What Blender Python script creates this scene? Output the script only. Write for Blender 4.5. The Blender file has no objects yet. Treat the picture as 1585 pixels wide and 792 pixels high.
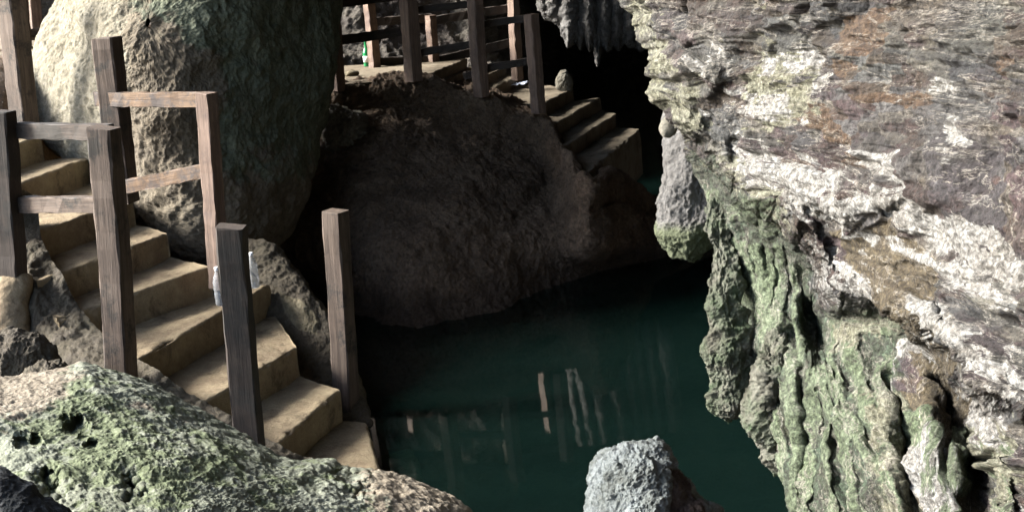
import bpy, math, random
import numpy as np
from mathutils import Vector, Matrix

# ------------------------------------------------------------------ camera, sky, sun, exposure
S = bpy.context.scene
C = S.collection
FPX, CX, CY = 2200.0, 792.5, 396.0            # focal length and centre in photo pixels (1585 wide)
CAM = np.array([0.0, 0.0, 2.7])               # water is z = 0
PITCH = math.atan(506 / FPX)
ROLL = math.atan(0.0875)
Fv = np.array([0, math.cos(PITCH), -math.sin(PITCH)])
R0 = np.array([1.0, 0, 0]); U0 = np.cross(R0, Fv)
Xc = math.cos(ROLL) * R0 - math.sin(ROLL) * U0
Yc = math.sin(ROLL) * R0 + math.cos(ROLL) * U0
cd = bpy.data.cameras.new('camera'); cam = bpy.data.objects.new('camera', cd); C.objects.link(cam)
cd.sensor_width = 36; cd.lens = 36 * FPX / 1585; cd.clip_start = .05; cd.clip_end = 500
cam.matrix_world = Matrix(((Xc[0], Yc[0], -Fv[0], CAM[0]), (Xc[1], Yc[1], -Fv[1], CAM[1]),
                           (Xc[2], Yc[2], -Fv[2], CAM[2]), (0, 0, 0, 1)))
S.camera = cam

SUN_EL, SUN_AZ = 31.0, -83.0                  # azimuth from +Y towards +X: light arrives from the left
sd = bpy.data.lights.new('sun', 'SUN'); sun = bpy.data.objects.new('sun', sd); C.objects.link(sun)
sd.energy = 4.2; sd.angle = math.radians(22); sd.color = (1, .975, .92)
e, a = math.radians(SUN_EL), math.radians(SUN_AZ)
SUNDIR = Vector((math.cos(e) * math.sin(a), math.cos(e) * math.cos(a), math.sin(e)))
sun.rotation_euler = SUNDIR.to_track_quat('Z', 'Y').to_euler()
W = bpy.data.worlds.new('World'); S.world = W; W.use_nodes = True
wn = W.node_tree; bg = wn.nodes['Background']; sk = wn.nodes.new('ShaderNodeTexSky')
sk.sky_type = 'NISHITA'; sk.sun_disc = False
sk.sun_elevation = e; sk.sun_rotation = a
bg.inputs['Strength'].default_value = .15
sk.dust_density = 2.2; sk.ozone_density = .8
wn.links.new(sk.outputs[0], bg.inputs[0])
S.view_settings.view_transform = 'Standard'; S.view_settings.look = 'None'
S.view_settings.exposure = 2.55; S.view_settings.gamma = 1
S.render.engine = 'CYCLES'
S.cycles.use_denoising = True
S.cycles.max_bounces = 8; S.cycles.diffuse_bounces = 1; S.cycles.glossy_bounces = 3
S.cycles.transmission_bounces = 6; S.cycles.transparent_max_bounces = 8

# ------------------------------------------------------------------ helpers: geometry of the view
def at(px, py, d):
    """points at photo pixel px,py and distance d along the view axis"""
    px, py, d = np.asarray(px, float), np.asarray(py, float), np.asarray(d, float)
    v = Fv + ((px - CX) / FPX)[..., None] * Xc - ((py - CY) / FPX)[..., None] * Yc
    return CAM + v * d[..., None]
def atz(px, py, z):
    v = Fv + (px - CX) / FPX * Xc - (py - CY) / FPX * Yc
    return CAM + v * ((z - CAM[2]) / v[2])
def dz(px, py, z):
    return float((atz(px, py, z) - CAM) @ Fv)

# ------------------------------------------------------------------ helpers: noise
def _h(ix, iy, iz, s):
    h = (ix * 374761393 + iy * 668265263 + iz * 2147483647 + s * 974634777) & 0xFFFFFFFF
    h = ((h ^ (h >> 13)) * 1274126177) & 0xFFFFFFFF
    h = ((h ^ (h >> 16)) * 2246822519) & 0xFFFFFFFF
    return h ^ (h >> 15)
def perlin(p, seed=0):
    i = np.floor(p).astype(np.int64); f = p - i
    u = f * f * f * (f * (f * 6 - 15) + 10)
    r = 0
    for dx in (0, 1):
        for dy in (0, 1):
            for dzz in (0, 1):
                h = _h(i[:, 0] + dx, i[:, 1] + dy, i[:, 2] + dzz, seed)
                gx = (h & 1023) / 511.5 - 1; gy = ((h >> 10) & 1023) / 511.5 - 1; gz = ((h >> 20) & 1023) / 511.5 - 1
                g = gx * (f[:, 0] - dx) + gy * (f[:, 1] - dy) + gz * (f[:, 2] - dzz)
                w = (u[:, 0] if dx else 1 - u[:, 0]) * (u[:, 1] if dy else 1 - u[:, 1]) * (u[:, 2] if dzz else 1 - u[:, 2])
                r = r + w * g
    return r * 1.4
def fbm(p, n=4, seed=0, g=.5):
    r = 0; a = 1
    for k in range(n):
        r = r + a * perlin(p * 2.03 ** k + 17.3 * k, seed + k); a *= g
    return r
def ridged(p, n=4, seed=0, g=.5):
    r = 0; a = 1
    for k in range(n):
        r = r + a * (1 - 2 * np.abs(perlin(p * 2.07 ** k + 9.1 * k, seed + k)) ** .8); a *= g
    return r
def worley(p, seed=0):
    """distance to the nearest cell point and that cell's random number"""
    i = np.floor(p).astype(np.int64); best = np.full(len(p), 9.0); rid = np.zeros(len(p))
    for dx in (-1, 0, 1):
        for dy in (-1, 0, 1):
            for dzz in (-1, 0, 1):
                c = i + np.array([dx, dy, dzz])
                h = _h(c[:, 0], c[:, 1], c[:, 2], seed)
                q = c + np.stack([(h & 1023) / 1023, ((h >> 10) & 1023) / 1023, ((h >> 20) & 1023) / 1023], 1)
                d = np.sqrt(((q - p) ** 2).sum(1)); m = d < best
                best = np.where(m, d, best); rid = np.where(m, ((h >> 5) & 4095) / 4095, rid)
    return best, rid
def pits(p, scale, share, seed=0, r=.5):
    d, k = worley(p * scale + .25 * np.stack([perlin(p * scale * 1.7, 90 + q) for q in range(3)], 1), seed)
    rr = r * (.5 + k)
    return np.where(k > 1 - share, np.clip(1 - d / rr, 0, 1) ** .7, 0)
def sst(x, a, b):
    t = np.clip((x - a) / (b - a), 0, 1); return t * t * (3 - 2 * t)
def poly_mask(px, py, poly, soft):
    """1 inside the polygon, fading over soft at its edge"""
    P = np.array(poly, float); d = np.full(px.shape, 1e9); ins = np.zeros(px.shape, bool)
    for (x0, y0), (x1, y1) in zip(P, np.roll(P, -1, 0)):
        ex, ey = x1 - x0, y1 - y0
        t = np.clip(((px - x0) * ex + (py - y0) * ey) / (ex * ex + ey * ey + 1e-9), 0, 1)
        d = np.minimum(d, np.hypot(px - x0 - t * ex, py - y0 - t * ey))
        c = ((y0 > py) != (y1 > py)) & (px < (x1 - x0) * (py - y0) / (y1 - y0 + 1e-12) + x0); ins ^= c
    return sst(np.where(ins, d, -d), -soft, soft)
class TPS:
    def __init__(s, pts):
        q = np.array(pts, float); s.x = q[:, :2] / 500; n = len(q)
        K = s.k(s.x, s.x); Pm = np.hstack([np.ones((n, 1)), s.x])
        A = np.block([[K + 1e-4 * np.eye(n), Pm], [Pm.T, np.zeros((3, 3))]])
        s.w = np.linalg.solve(A, np.hstack([q[:, 2], np.zeros(3)]))
    @staticmethod
    def k(a, b):
        r2 = ((a[:, None] - b[None]) ** 2).sum(-1); return .5 * r2 * np.log(r2 + 1e-9)
    def __call__(s, px, py):
        sh = np.shape(px); q = np.stack([np.ravel(px), np.ravel(py)], 1) / 500
        return (s.k(q, s.x) @ s.w[:-3] + np.hstack([np.ones((len(q), 1)), q]) @ s.w[-3:]).reshape(sh)
def catmull(pts, n):
    """resample a polyline (k,3) smoothly into n points"""
    P = np.array(pts, float); k = len(P)
    L = np.r_[0, np.cumsum(np.sqrt((np.diff(P, axis=0) ** 2).sum(1)) ** .5 + 1e-6)]
    return catmull_at(P, L, np.linspace(0, L[-1], n))
def catmull_at(P, L, t):
    k = len(P); m = np.empty_like(P)
    m[1:-1] = (P[2:] - P[:-2]) / (L[2:] - L[:-2]).reshape((-1,) + (1,) * (P.ndim - 1))
    m[0] = (P[1] - P[0]) / (L[1] - L[0]); m[-1] = (P[-1] - P[-2]) / (L[-1] - L[-2])
    i = np.clip(np.searchsorted(L, t, side='right') - 1, 0, k - 2)
    h = (L[i + 1] - L[i]).reshape((-1,) + (1,) * (P.ndim - 1)); s = ((t - L[i])).reshape(h.shape) / h
    return ((2 * s**3 - 3 * s**2 + 1) * P[i] + (s**3 - 2 * s**2 + s) * h * m[i]
            + (-2 * s**3 + 3 * s**2) * P[i + 1] + (s**3 - s**2) * h * m[i + 1])

# ------------------------------------------------------------------ helpers: meshes and objects
def grid_normals(G, wrap=False):
    if wrap:
        du = np.roll(G, -1, 1) - np.roll(G, 1, 1)
    else:
        du = np.gradient(G, axis=1)
    dv = np.gradient(G, axis=0)
    n = np.cross(du, dv)
    return n / (np.linalg.norm(n, axis=-1, keepdims=True) + 1e-9)
def grid_mesh(name, G, mat, wrap=False, flip=False, attrs=None, uv=None, parent=None, smooth=True):
    nv, nu = G.shape[:2]
    i = np.arange(nv * nu).reshape(nv, nu)
    if wrap: i = np.hstack([i, i[:, :1]])
    q = np.stack([i[:-1, :-1], i[:-1, 1:], i[1:, 1:], i[1:, :-1]], -1).reshape(-1, 4)
    if flip: q = q[:, ::-1]
    me = bpy.data.meshes.new(name)
    me.vertices.add(nv * nu); me.vertices.foreach_set('co', np.ascontiguousarray(G, np.float32).ravel())
    me.loops.add(q.size); me.loops.foreach_set('vertex_index', np.ascontiguousarray(q, np.int32).ravel())
    me.polygons.add(len(q)); me.polygons.foreach_set('loop_start', np.arange(0, q.size, 4, dtype=np.int32))
    me.polygons.foreach_set('loop_total', np.full(len(q), 4, np.int32))
    me.update(calc_edges=True)
    me.polygons.foreach_set('use_smooth', np.full(len(q), smooth, bool))
    for k, v in (attrs or {}).items():
        at_ = me.attributes.new(k, 'FLOAT', 'POINT'); at_.data.foreach_set('value', np.ascontiguousarray(v, np.float32).ravel())
    if uv is not None:
        at_ = me.attributes.new('flow', 'FLOAT_VECTOR', 'POINT')
        at_.data.foreach_set('vector', np.ascontiguousarray(uv, np.float32).ravel())
    me.materials.append(mat)
    o = bpy.data.objects.new(name, me); C.objects.link(o)
    if parent: o.parent = parent; o.matrix_parent_inverse = parent_inv(parent)
    return o
def parent_inv(p):
    return Matrix.Translation(p.location).inverted()
def poly_mesh(name, verts, faces, mat, parent=None, smooth=False):
    me = bpy.data.meshes.new(name); me.from_pydata([tuple(map(float, v)) for v in verts], [], faces); me.update()
    me.materials.append(mat)
    for p in me.polygons: p.use_smooth = smooth
    o = bpy.data.objects.new(name, me); C.objects.link(o)
    if parent: o.parent = parent; o.matrix_parent_inverse = parent_inv(parent)
    return o
def tag(o, label, cat, group=None):
    o['label'] = label; o['category'] = cat
    if group: o['group'] = group
    return o
def structure(o):
    o['kind'] = 'structure'; return o
def thing(name, loc, label, cat, group=None):
    o = bpy.data.objects.new(name, None); C.objects.link(o); o.location = Vector([float(v) for v in loc])
    o.empty_display_size = .1
    return tag(o, label, cat, group)
def rough(G, N, amp=1.0, seed=0, f=1.0, pit=.0, pit_scale=7, coarse=1.0, ridge=1.0, fine=1.0, share=.45):
    """rock relief along the normals of a grid"""
    p = G.reshape(-1, 3) * f
    wv = p + .18 * np.stack([fbm(p * 1.7, 2, seed + 40 + q) for q in range(3)], 1)
    d = .085 * coarse * fbm(wv * 1.6, 3, seed)
    d += .022 * ridge * ridged(wv * 4.5, 4, seed + 5, .55)
    d += .016 * fine * fbm(p * 16, 4, seed + 11, .68)
    if pit:
        d -= pit * (pits(p, pit_scale, share, seed + 3) + .45 * pits(p, pit_scale * 2.4, share, seed + 8))
    return G + N * (amp * d / f).reshape(G.shape[:2])[..., None]
def rock_polar(name, outline, center, depth, front, back, mat, n_t=420, n_r=300, seed=0, zones=None, sq=.75, hollow=None, **kw):
    """a closed rock: its traced outline, a depth field, a swell towards the camera and one away from it"""
    P = np.array(list(outline) + [outline[0]], float)
    L = np.r_[0, np.cumsum(np.hypot(*np.diff(P, axis=0).T))]
    t = np.linspace(0, L[-1], n_t, endpoint=False)
    O = np.stack([np.interp(t, L, P[:, 0]), np.interp(t, L, P[:, 1])], 1)
    for _ in range(3): O = .5 * O + .25 * (np.roll(O, 1, 0) + np.roll(O, -1, 0))
    ph = np.linspace(.004, np.pi - .004, n_r)
    nf = int(n_r * .72); ph = np.r_[np.linspace(.004, np.pi / 2, nf), np.linspace(np.pi / 2, np.pi - .004, n_r - nf + 1)[1:]]
    r = np.sin(ph) ** sq
    c = np.array(center, float)
    XY = c + (O - c)[None] * r[:, None, None]
    D = depth(XY[..., 0], XY[..., 1]) if callable(depth) else np.full(XY.shape[:2], float(depth))
    cs = np.cos(ph); prof = np.where(cs > 0, -front * np.abs(cs) ** .9, back * np.abs(cs) ** .9)
    D = D + prof[:, None]
    if hollow is not None: D = D + hollow(XY[..., 0], XY[..., 1]) * (cs > 0)[:, None]
    G = at(XY[..., 0], XY[..., 1], D)
    N = grid_normals(G, True)
    out = (N * (G - G.reshape(-1, 3).mean(0))).sum(-1).mean() > 0
    if not out: N = -N
    G = rough(G, N, seed=seed, **kw)
    at_ = {k: v(XY[..., 0], XY[..., 1]) for k, v in (zones or {}).items()}
    return grid_mesh(name, G, mat, wrap=True, flip=not out, attrs=at_)
def rock_tube(name, path, mat, n_t=200, n_r=120, seed=0, squash=1.0, flute=0, flute_n=7, parent=None, zones=None, **kw):
    """rock grown round an axis: path of (px, py, depth, radius in photo pixels)"""
    Q = catmull(path, n_t); Q[:, 3] = np.maximum(Q[:, 3], .2)
    c = at(Q[:, 0], Q[:, 1], Q[:, 2]); r = Q[:, 3] * Q[:, 2] / FPX
    th = np.linspace(0, 2 * np.pi, n_r, endpoint=False)
    X = Xc; Y = np.array([0, 1.0, 0]) * squash
    rr = 1 + flute * (np.abs(np.sin(th * flute_n / 2 + seed)) - .6) + .5 * flute * np.sin(th * 3 + seed)
    G = c[:, None] + (r[:, None] * (np.cos(th) * rr)[None])[..., None] * X + (r[:, None] * (np.sin(th) * rr)[None])[..., None] * Y
    N = grid_normals(G, True)
    out = (N * (G - c[:, None])).sum(-1).mean() > 0
    if not out: N = -N
    G = rough(G, N, seed=seed, **kw)
    px = np.repeat(Q[:, 0:1], n_r, 1); py = np.repeat(Q[:, 1:2], n_r, 1)
    at_ = {k: v(px, py) for k, v in (zones or {}).items()}
    return grid_mesh(name, G, mat, wrap=True, flip=not out, attrs=at_, parent=parent)

# ------------------------------------------------------------------ helpers: materials
class NT:
    def __init__(s, name):
        s.m = bpy.data.materials.new(name); s.m.use_nodes = True; s.t = s.m.node_tree
        s.b = s.t.nodes['Principled BSDF']; s.out = s.t.nodes['Material Output']
    def n(s, kind, **kw):
        nd = s.t.nodes.new('ShaderNode' + kind)
        for k, v in kw.items():
            if k.startswith('_'): setattr(nd, k[1:], v)
            else:
                i = nd.inputs[int(k[1:])] if k[0] == 'i' and k[1:].isdigit() else nd.inputs[k]
                if hasattr(v, 'is_output') or isinstance(v, bpy.types.NodeSocket): s.t.links.new(v, i)
                else: i.default_value = v
        return nd
    def coord(s):
        return s.n('TexCoord').outputs['Object']
    def attr(s, name, vec=False):
        return s.n('Attribute', _attribute_name=name).outputs['Vector' if vec else 'Fac']
    def map(s, v, scale=(1, 1, 1), rot=(0, 0, 0), loc=(0, 0, 0)):
        return s.n('Mapping', Vector=v, Scale=scale, Rotation=rot, Location=loc).outputs[0]
    def noise(s, v, scale, detail=6, r=.6, dist=0):
        return s.n('TexNoise', Vector=v, Scale=scale, Detail=detail, Roughness=r, Distortion=dist).outputs[0]
    def vor(s, v, scale, feat='F1'):
        return s.n('TexVoronoi', _feature=feat, Vector=v, Scale=scale).outputs['Distance']
    def ramp(s, f, stops, interp='LINEAR', k=1.0):
        if k != 1: stops = [(p, tuple(k * q for q in c)) for p, c in stops]
        nd = s.n('ValToRGB', Fac=f); cr = nd.color_ramp; cr.interpolation = interp
        while len(cr.elements) < len(stops): cr.elements.new(.5)
        for el, (p, c) in zip(cr.elements, stops):
            el.position = p; el.color = (c, c, c, 1) if isinstance(c, (int, float)) else (*c, 1)
        return nd.outputs[0]
    def mix(s, f, a, b, mode='MIX'):
        nd = s.n('Mix', _data_type='RGBA', _blend_type=mode)
        for k, v in ((0, f), (6, a), (7, b)):
            if isinstance(v, bpy.types.NodeSocket): s.t.links.new(v, nd.inputs[k])
            else: nd.inputs[k].default_value = v if k == 0 else (*v, 1) if len(v) == 3 else v
        return nd.outputs[2]
    def math(s, op, a, b=0.0, c=0.0, clamp=False):
        nd = s.n('Math', _operation=op, _use_clamp=clamp)
        for k, v in enumerate((a, b, c)):
            if isinstance(v, bpy.types.NodeSocket): s.t.links.new(v, nd.inputs[k])
            else: nd.inputs[k].default_value = v
        return nd.outputs[0]
    def bump(s, h, strength, dist, prev=None):
        nd = s.n('Bump', Height=h, Strength=strength, Distance=dist)
        if prev is not None: s.t.links.new(prev, nd.inputs['Normal'])
        return nd.outputs[0]
    def done(s, color, rough=.85, normal=None, spec=.3):
        for k, v in (('Base Color', color), ('Roughness', rough), ('Specular IOR Level', spec)):
            if isinstance(v, bpy.types.NodeSocket): s.t.links.new(v, s.b.inputs[k])
            else: s.b.inputs[k].default_value = (*v, 1) if k == 'Base Color' else v
        if normal is not None: s.t.links.new(normal, s.b.inputs['Normal'])
        return s.m
ALB, ALBW = .32, .175                                      # stone and concrete colour scales, lowered to cut bounced light in the shadows
def spread(cols, k=ALB):
    n = len(cols); return [(.30 + .42 * i / (n - 1), tuple(k * q for q in c)) for i, c in enumerate(cols)]
def rock_mat(name, cols, scale=2.0, zones=(), speck=.5, bump=.6, rough=.9, flow=None, spec=.25, fine=1.0, wet=False):
    """layered rock: large colour patches, mid mottling, specks; zones are (attribute, colours, noise scale, contrast)"""
    m = NT(name); v = m.coord()
    vv = m.map(m.attr('flow', True), flow) if flow else v
    n1 = m.noise(vv, scale, 8, .68, .3); n2 = m.noise(vv, scale * 4.7, 8, .7, .2); n3 = m.noise(v, scale * 23, 6, .7)
    f = m.math('ADD', m.math('MULTIPLY', n1, .6), m.math('MULTIPLY', n2, .4))
    col = m.ramp(f, spread(cols))
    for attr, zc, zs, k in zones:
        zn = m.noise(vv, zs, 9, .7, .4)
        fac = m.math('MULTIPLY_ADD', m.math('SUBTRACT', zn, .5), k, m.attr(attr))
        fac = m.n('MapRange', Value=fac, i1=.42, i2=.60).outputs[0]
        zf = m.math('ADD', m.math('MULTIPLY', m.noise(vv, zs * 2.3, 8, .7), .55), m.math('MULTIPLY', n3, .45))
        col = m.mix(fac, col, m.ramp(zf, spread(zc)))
    # mottling: lichen and dirt specks of the stone's own colour
    sp = m.ramp(m.noise(v, scale * 14 * fine, 10, .75), [(.36, .42), (.5, 1.0), (.66, 1.45)])
    col = m.mix(speck, col, m.mix(1.0, col, sp, 'MULTIPLY'))
    dk = m.n('MapRange', Value=m.noise(v, scale * 9 * fine, 10, .78, .5), i1=.40, i2=.32).outputs[0]
    col = m.mix(m.math('MULTIPLY', dk, .7), col, tuple(.28 * q for q in cols[0]))
    if wet:                                       # damp band just above the water line
        zz = m.n('SeparateXYZ', Vector=v).outputs[2]
        wf = m.n('MapRange', Value=m.math('MULTIPLY_ADD', m.noise(v, 3, 5, .6), .5, m.math('MULTIPLY', zz, -1.0)), i1=-.02, i2=.12).outputs[0]
        col = m.mix(m.math('MULTIPLY', wf, .65), col, tuple(.3 * q for q in cols[0]))
    h = m.noise(vv, 14 * fine, 12, .72, .2)
    b = m.bump(h, bump, .10)
    b = m.bump(m.noise(v, 60 * fine, 8, .75), bump * .9, .03, b)
    b = m.bump(m.vor(v, 38 * fine), bump * .35, .02, b)
    r = m.ramp(n2, [(.3, rough - .2), (.6, rough)])
    return m.done(col, r, b, spec)

GREENS = [(.05, .085, .04), (.10, .17, .075), (.22, .31, .17), (.35, .42, .28)]
def wall_mat():
    m = NT('wall_rock'); v = m.coord(); fl = m.attr('flow', True)
    def warp(sc, k): return m.n('VectorMath', _operation='MULTIPLY_ADD', i0=m.n('TexNoise', Vector=fl, Scale=sc, Detail=5, Roughness=.65).outputs[1], i1=(k, k * .6, k * .5), i2=fl).outputs[0]
    fw = warp(5, .10); fw2 = warp(14, .07)
    va = m.map(fw, (.7, 1.7, 1)); vb = m.map(fw, (.4, 2.3, 1))
    n1 = m.noise(va, 3.2, 10, .72, .3); n2 = m.noise(va, 11, 10, .75, .3); n3 = m.noise(v, 48, 8, .75); n4 = m.noise(vb, 8, 10, .75, .4)
    f = m.math('ADD', m.math('MULTIPLY', n1, .45), m.math('MULTIPLY', n2, .55))
    # crusts of different minerals: warped cells, each with its own colour
    HUES = [(0, (.10, .055, .045)), (.12, (.20, .13, .135)), (.22, (.085, .06, .075)), (.32, (.22, .22, .20)), (.42, (.13, .135, .15)), (.52, (.30, .27, .21)), (.60, (.17, .12, .085)),
            (.70, (.33, .34, .34)), (.80, (.22, .16, .17)), (.90, (.46, .44, .38)), (1, (.12, .11, .085))]
    def cells(vec, sc):
        c = m.n('TexVoronoi', Vector=vec, Scale=sc).outputs['Color']
        return m.ramp(m.n('SeparateColor', Color=c).outputs[0], HUES, 'CONSTANT', k=ALBW * .8)
    c1 = cells(m.map(fw2, (.55, 1.3, 1)), 5.5); c2 = cells(m.map(fw2, (.5, 1.6, 1)), 15)
    A = m.ramp(f, [(.37, (.035, .022, .022)), (.46, (.11, .07, .065)), (.53, (.20, .145, .14)), (.60, (.33, .28, .27)), (.68, (.56, .52, .48))], k=ALBW * .78)
    B = m.ramp(f, [(.37, (.025, .026, .03)), (.46, (.09, .092, .097)), (.53, (.2, .195, .16)), (.60, (.34, .345, .345)), (.68, (.60, .59, .52))], k=ALBW * .78)
    col = m.mix(m.n('MapRange', Value=m.noise(fw, 1.7, 6, .65), i1=.44, i2=.56).outputs[0], A, B)
    cc = m.mix(m.n('MapRange', Value=m.noise(fw, 3.1, 8, .7), i1=.46, i2=.54).outputs[0], c1, c2)
    cc = m.mix(1.0, cc, m.ramp(f, [(.38, .25), (.52, .95), (.66, 1.9)]), 'MULTIPLY')
    col = m.mix(.62, col, cc)
    def zone(col, attr, stops, k, vec=va, sc=7, w=.06, kk=ALBW):
        zn = m.noise(vec, sc, 10, .7, .4)
        fac = m.math('MULTIPLY_ADD', m.math('SUBTRACT', zn, .5), k, m.attr(attr))
        fac = m.n('MapRange', Value=fac, i1=.5 - w, i2=.5 + w).outputs[0]
        zf = m.math('ADD', m.math('MULTIPLY', n2, .55), m.math('MULTIPLY', n3, .45))
        return m.mix(fac, col, m.ramp(zf, spread(stops, kk)))
    col = zone(col, 'olive', [(.07, .05, .03), (.15, .115, .07), (.24, .2, .135), (.34, .29, .21)], .8)
    col = zone(col, 'rust', [(.09, .055, .04), (.165, .105, .07), (.23, .165, .115), (.34, .28, .21)], 2.6)
    col = zone(col, 'green', [(.03, .028, .015), (.08, .085, .05), (.15, .20, .14), (.32, .40, .32)], 1.3, va, 4, .12)
    col = zone(col, 'rib', [(.07, .085, .045), (.2, .25, .15), (.4, .47, .33), (.66, .72, .56)], 1.2, va, 6, .12)
    col = zone(col, 'cream', [(.09, .075, .05), (.30, .29, .20), (.52, .52, .42), (.76, .75, .65)], 2.6, m.map(fw, (.6, 1.5, 1)), 9, .05, ALBW * 1.1)
    col = zone(col, 'white', [(.16, .135, .11), (.42, .40, .37), (.70, .70, .68), (.92, .93, .93)], 3.0, m.map(fw, (.36, 2.2, 1)), 7, .045, ALBW * 1.28)
    # thin pale calcite veins and flecks, dark pores
    vein = m.math('ABSOLUTE', m.math('SUBTRACT', m.noise(m.map(fw, (.35, 2.2, 1)), 5, 9, .7, .5), .5))
    col = m.mix(m.math('MULTIPLY', m.n('MapRange', Value=vein, i1=.012, i2=.0).outputs[0], .75), col, (.15, .14, .125))
    col = m.mix(m.math('MULTIPLY', m.n('MapRange', Value=n4, i1=.605, i2=.67).outputs[0], .8), col, (.175, .17, .157))
    dk = m.n('MapRange', Value=m.noise(m.map(fw, (.55, 1.8, 1)), 13, 10, .75, .5), i1=.43, i2=.36).outputs[0]
    col = m.mix(m.math('MULTIPLY', dk, .8), col, (.012, .010, .009))
    col = m.mix(.85, col, m.mix(1.0, col, m.ramp(n3, [(.36, .2), (.5, 1.0), (.64, 1.9)]), 'MULTIPLY'))
    col = m.n('HueSaturation', Saturation=1.25, Color=col).outputs[0]
    b = m.bump(m.noise(m.map(fw, (.8, 1.3, 1)), 14, 8, .64), .8, .06)
    b = m.bump(m.noise(v, 60, 7, .66), .8, .022, b)
    return m.done(col, m.ramp(n1, [(.35, .6), (.6, .95)]), b, .3)
M_wall = wall_mat()
M_boulder = rock_mat('boulder_rock', [(.12, .095, .065), (.26, .21, .145), (.40, .335, .24), (.52, .45, .34)], 1.6,
                     [('moss', [(.10, .105, .07), (.22, .25, .165), (.37, .40, .28), (.5, .5, .4)], 3.5, 2.0),
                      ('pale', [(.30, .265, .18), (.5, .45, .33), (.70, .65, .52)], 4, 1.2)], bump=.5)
M_fore = rock_mat('mossy_rock', [(.22, .225, .145), (.46, .50, .36), (.67, .71, .56), (.86, .89, .76)], 4,
                  [('moss', [(.11, .14, .06), (.28, .34, .17), (.48, .55, .33), (.72, .76, .56)], 9, 3.2),
                   ('tan', [(.36, .28, .19), (.66, .56, .42), (.9, .82, .66)], 6, 2.2)], bump=.6, fine=1.4)
M_small = rock_mat('lichen_rock', [(.14, .14, .12), (.34, .38, .36), (.58, .65, .66), (.80, .88, .92)], 8,
                   [('tan', [(.09, .06, .05), (.17, .12, .10), (.26, .2, .17)], 6, .6)], bump=.8, fine=1.5)
M_dark = rock_mat('dark_rock', [(.03, .034, .04), (.06, .07, .075), (.11, .12, .125)], 3, bump=.6)
M_bank = rock_mat('brown_rock', [(.115, .076, .05), (.29, .195, .125), (.50, .35, .235), (.72, .55, .39)], 2.2, bump=.9, speck=.85, wet=True)
M_far = rock_mat('cavern_rock', [(.08, .06, .05), (.17, .14, .12), (.3, .27, .22), (.4, .38, .33)], 1.4, bump=.7)
M_stal = rock_mat('grey_stalactite', [(.10, .095, .085), (.22, .21, .20), (.35, .34, .33), (.5, .49, .47)], 3,
                  [('green', [(.09, .11, .06), (.2, .23, .13), (.32, .34, .22)], 4, .8)], bump=.6)
M_moss = rock_mat('mossy_stalactite', [(.10, .09, .065), (.27, .26, .20), (.48, .48, .39), (.7, .7, .6)], 4.5,
                  [('green', GREENS, 5, .8)], bump=.8)
M_pale = rock_mat('pale_stalagmite', [(.2, .17, .12), (.36, .33, .26), (.52, .5, .42), (.66, .65, .58)], 3, bump=.6)
M_cheek = rock_mat('stair_rock', [(.10, .08, .055), (.18, .145, .10), (.26, .22, .15), (.36, .31, .2)], 2.4,
                   [('pale', [(.3, .24, .14), (.46, .39, .25), (.56, .5, .36)], 5, .5)], bump=.7)
def concrete_mat(name, cols, bump=.35):
    m = NT(name); v = m.coord()
    n1 = m.noise(v, 3, 8, .65); n2 = m.noise(v, 17, 8, .7); n3 = m.noise(v, 90, 6, .7)
    f = m.math('ADD', m.math('MULTIPLY', n1, .6), m.math('MULTIPLY', n2, .4))
    col = m.ramp(f, spread(cols))
    col = m.mix(.5, col, m.mix(1, col, m.ramp(n3, [(.35, .65), (.5, 1), (.65, 1.25)]), 'MULTIPLY'))
    st = m.n('MapRange', Value=m.noise(v, 4.5, 9, .72, .5), i1=.54, i2=.66).outputs[0]      # damp stains and trodden dirt
    col = m.mix(m.math('MULTIPLY', st, .6), col, tuple(.25 * ALB * q for q in cols[0]))
    b = m.bump(n2, bump * 1.4, .03); b = m.bump(n3, bump * 1.3, .008, b)
    return m.done(col, .9, b, .2)
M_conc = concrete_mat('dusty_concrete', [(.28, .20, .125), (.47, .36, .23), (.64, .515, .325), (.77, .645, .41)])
M_conc_far = concrete_mat('shaded_concrete', [(.21, .165, .115), (.35, .285, .20), (.47, .395, .29), (.56, .48, .37)])  # concrete copy darkened to stand in for shade at the far steps
def wood_mat(name, cols, worn=(.02, .017, .014), worn_k=.0):
    m = NT(name); v = m.coord()
    rnd = m.n('ObjectInfo').outputs['Random']
    off = m.n('CombineXYZ', X=m.math('MULTIPLY', rnd, 31.0), Y=m.math('MULTIPLY', rnd, 17.0), Z=m.math('MULTIPLY', rnd, 53.0)).outputs[0]
    vo = m.n('VectorMath', _operation='ADD', i0=v, i1=off).outputs[0]
    g = m.noise(m.map(vo, (34, 34, 1.6)), 1, 8, .65, .6); g2 = m.noise(m.map(vo, (120, 120, 5)), 1, 5, .7)
    big = m.noise(vo, 2.6, 5, .6)
    f = m.math('ADD', m.math('MULTIPLY', g, .65), m.math('MULTIPLY', big, .35))
    col = m.ramp(f, spread(cols, .52))
    col = m.mix(.6, col, m.mix(1, col, m.ramp(g2, [(.35, .5), (.5, 1), (.66, 1.3)]), 'MULTIPLY'))
    st = m.n('MapRange', Value=m.noise(vo, 5, 8, .75), i1=.52 - worn_k, i2=.62 - worn_k).outputs[0]
    col = m.mix(st, col, worn)
    b = m.bump(g, .5, .008); b = m.bump(g2, .5, .003, b)
    return m.done(col, .75, b, .3)
M_wood = wood_mat('weathered_wood', [(.045, .03, .022), (.10, .07, .052), (.17, .125, .095), (.25, .195, .155)])
M_wood_dark = wood_mat('dark_wood', [(.02, .016, .013), (.05, .036, .028), (.085, .064, .05), (.15, .12, .1)], worn_k=.04)
M_wood_rail = wood_mat('orange_wood', [(.06, .038, .025), (.13, .08, .048), (.2, .125, .072), (.29, .2, .125)], (.035, .027, .024), .06)
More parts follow.
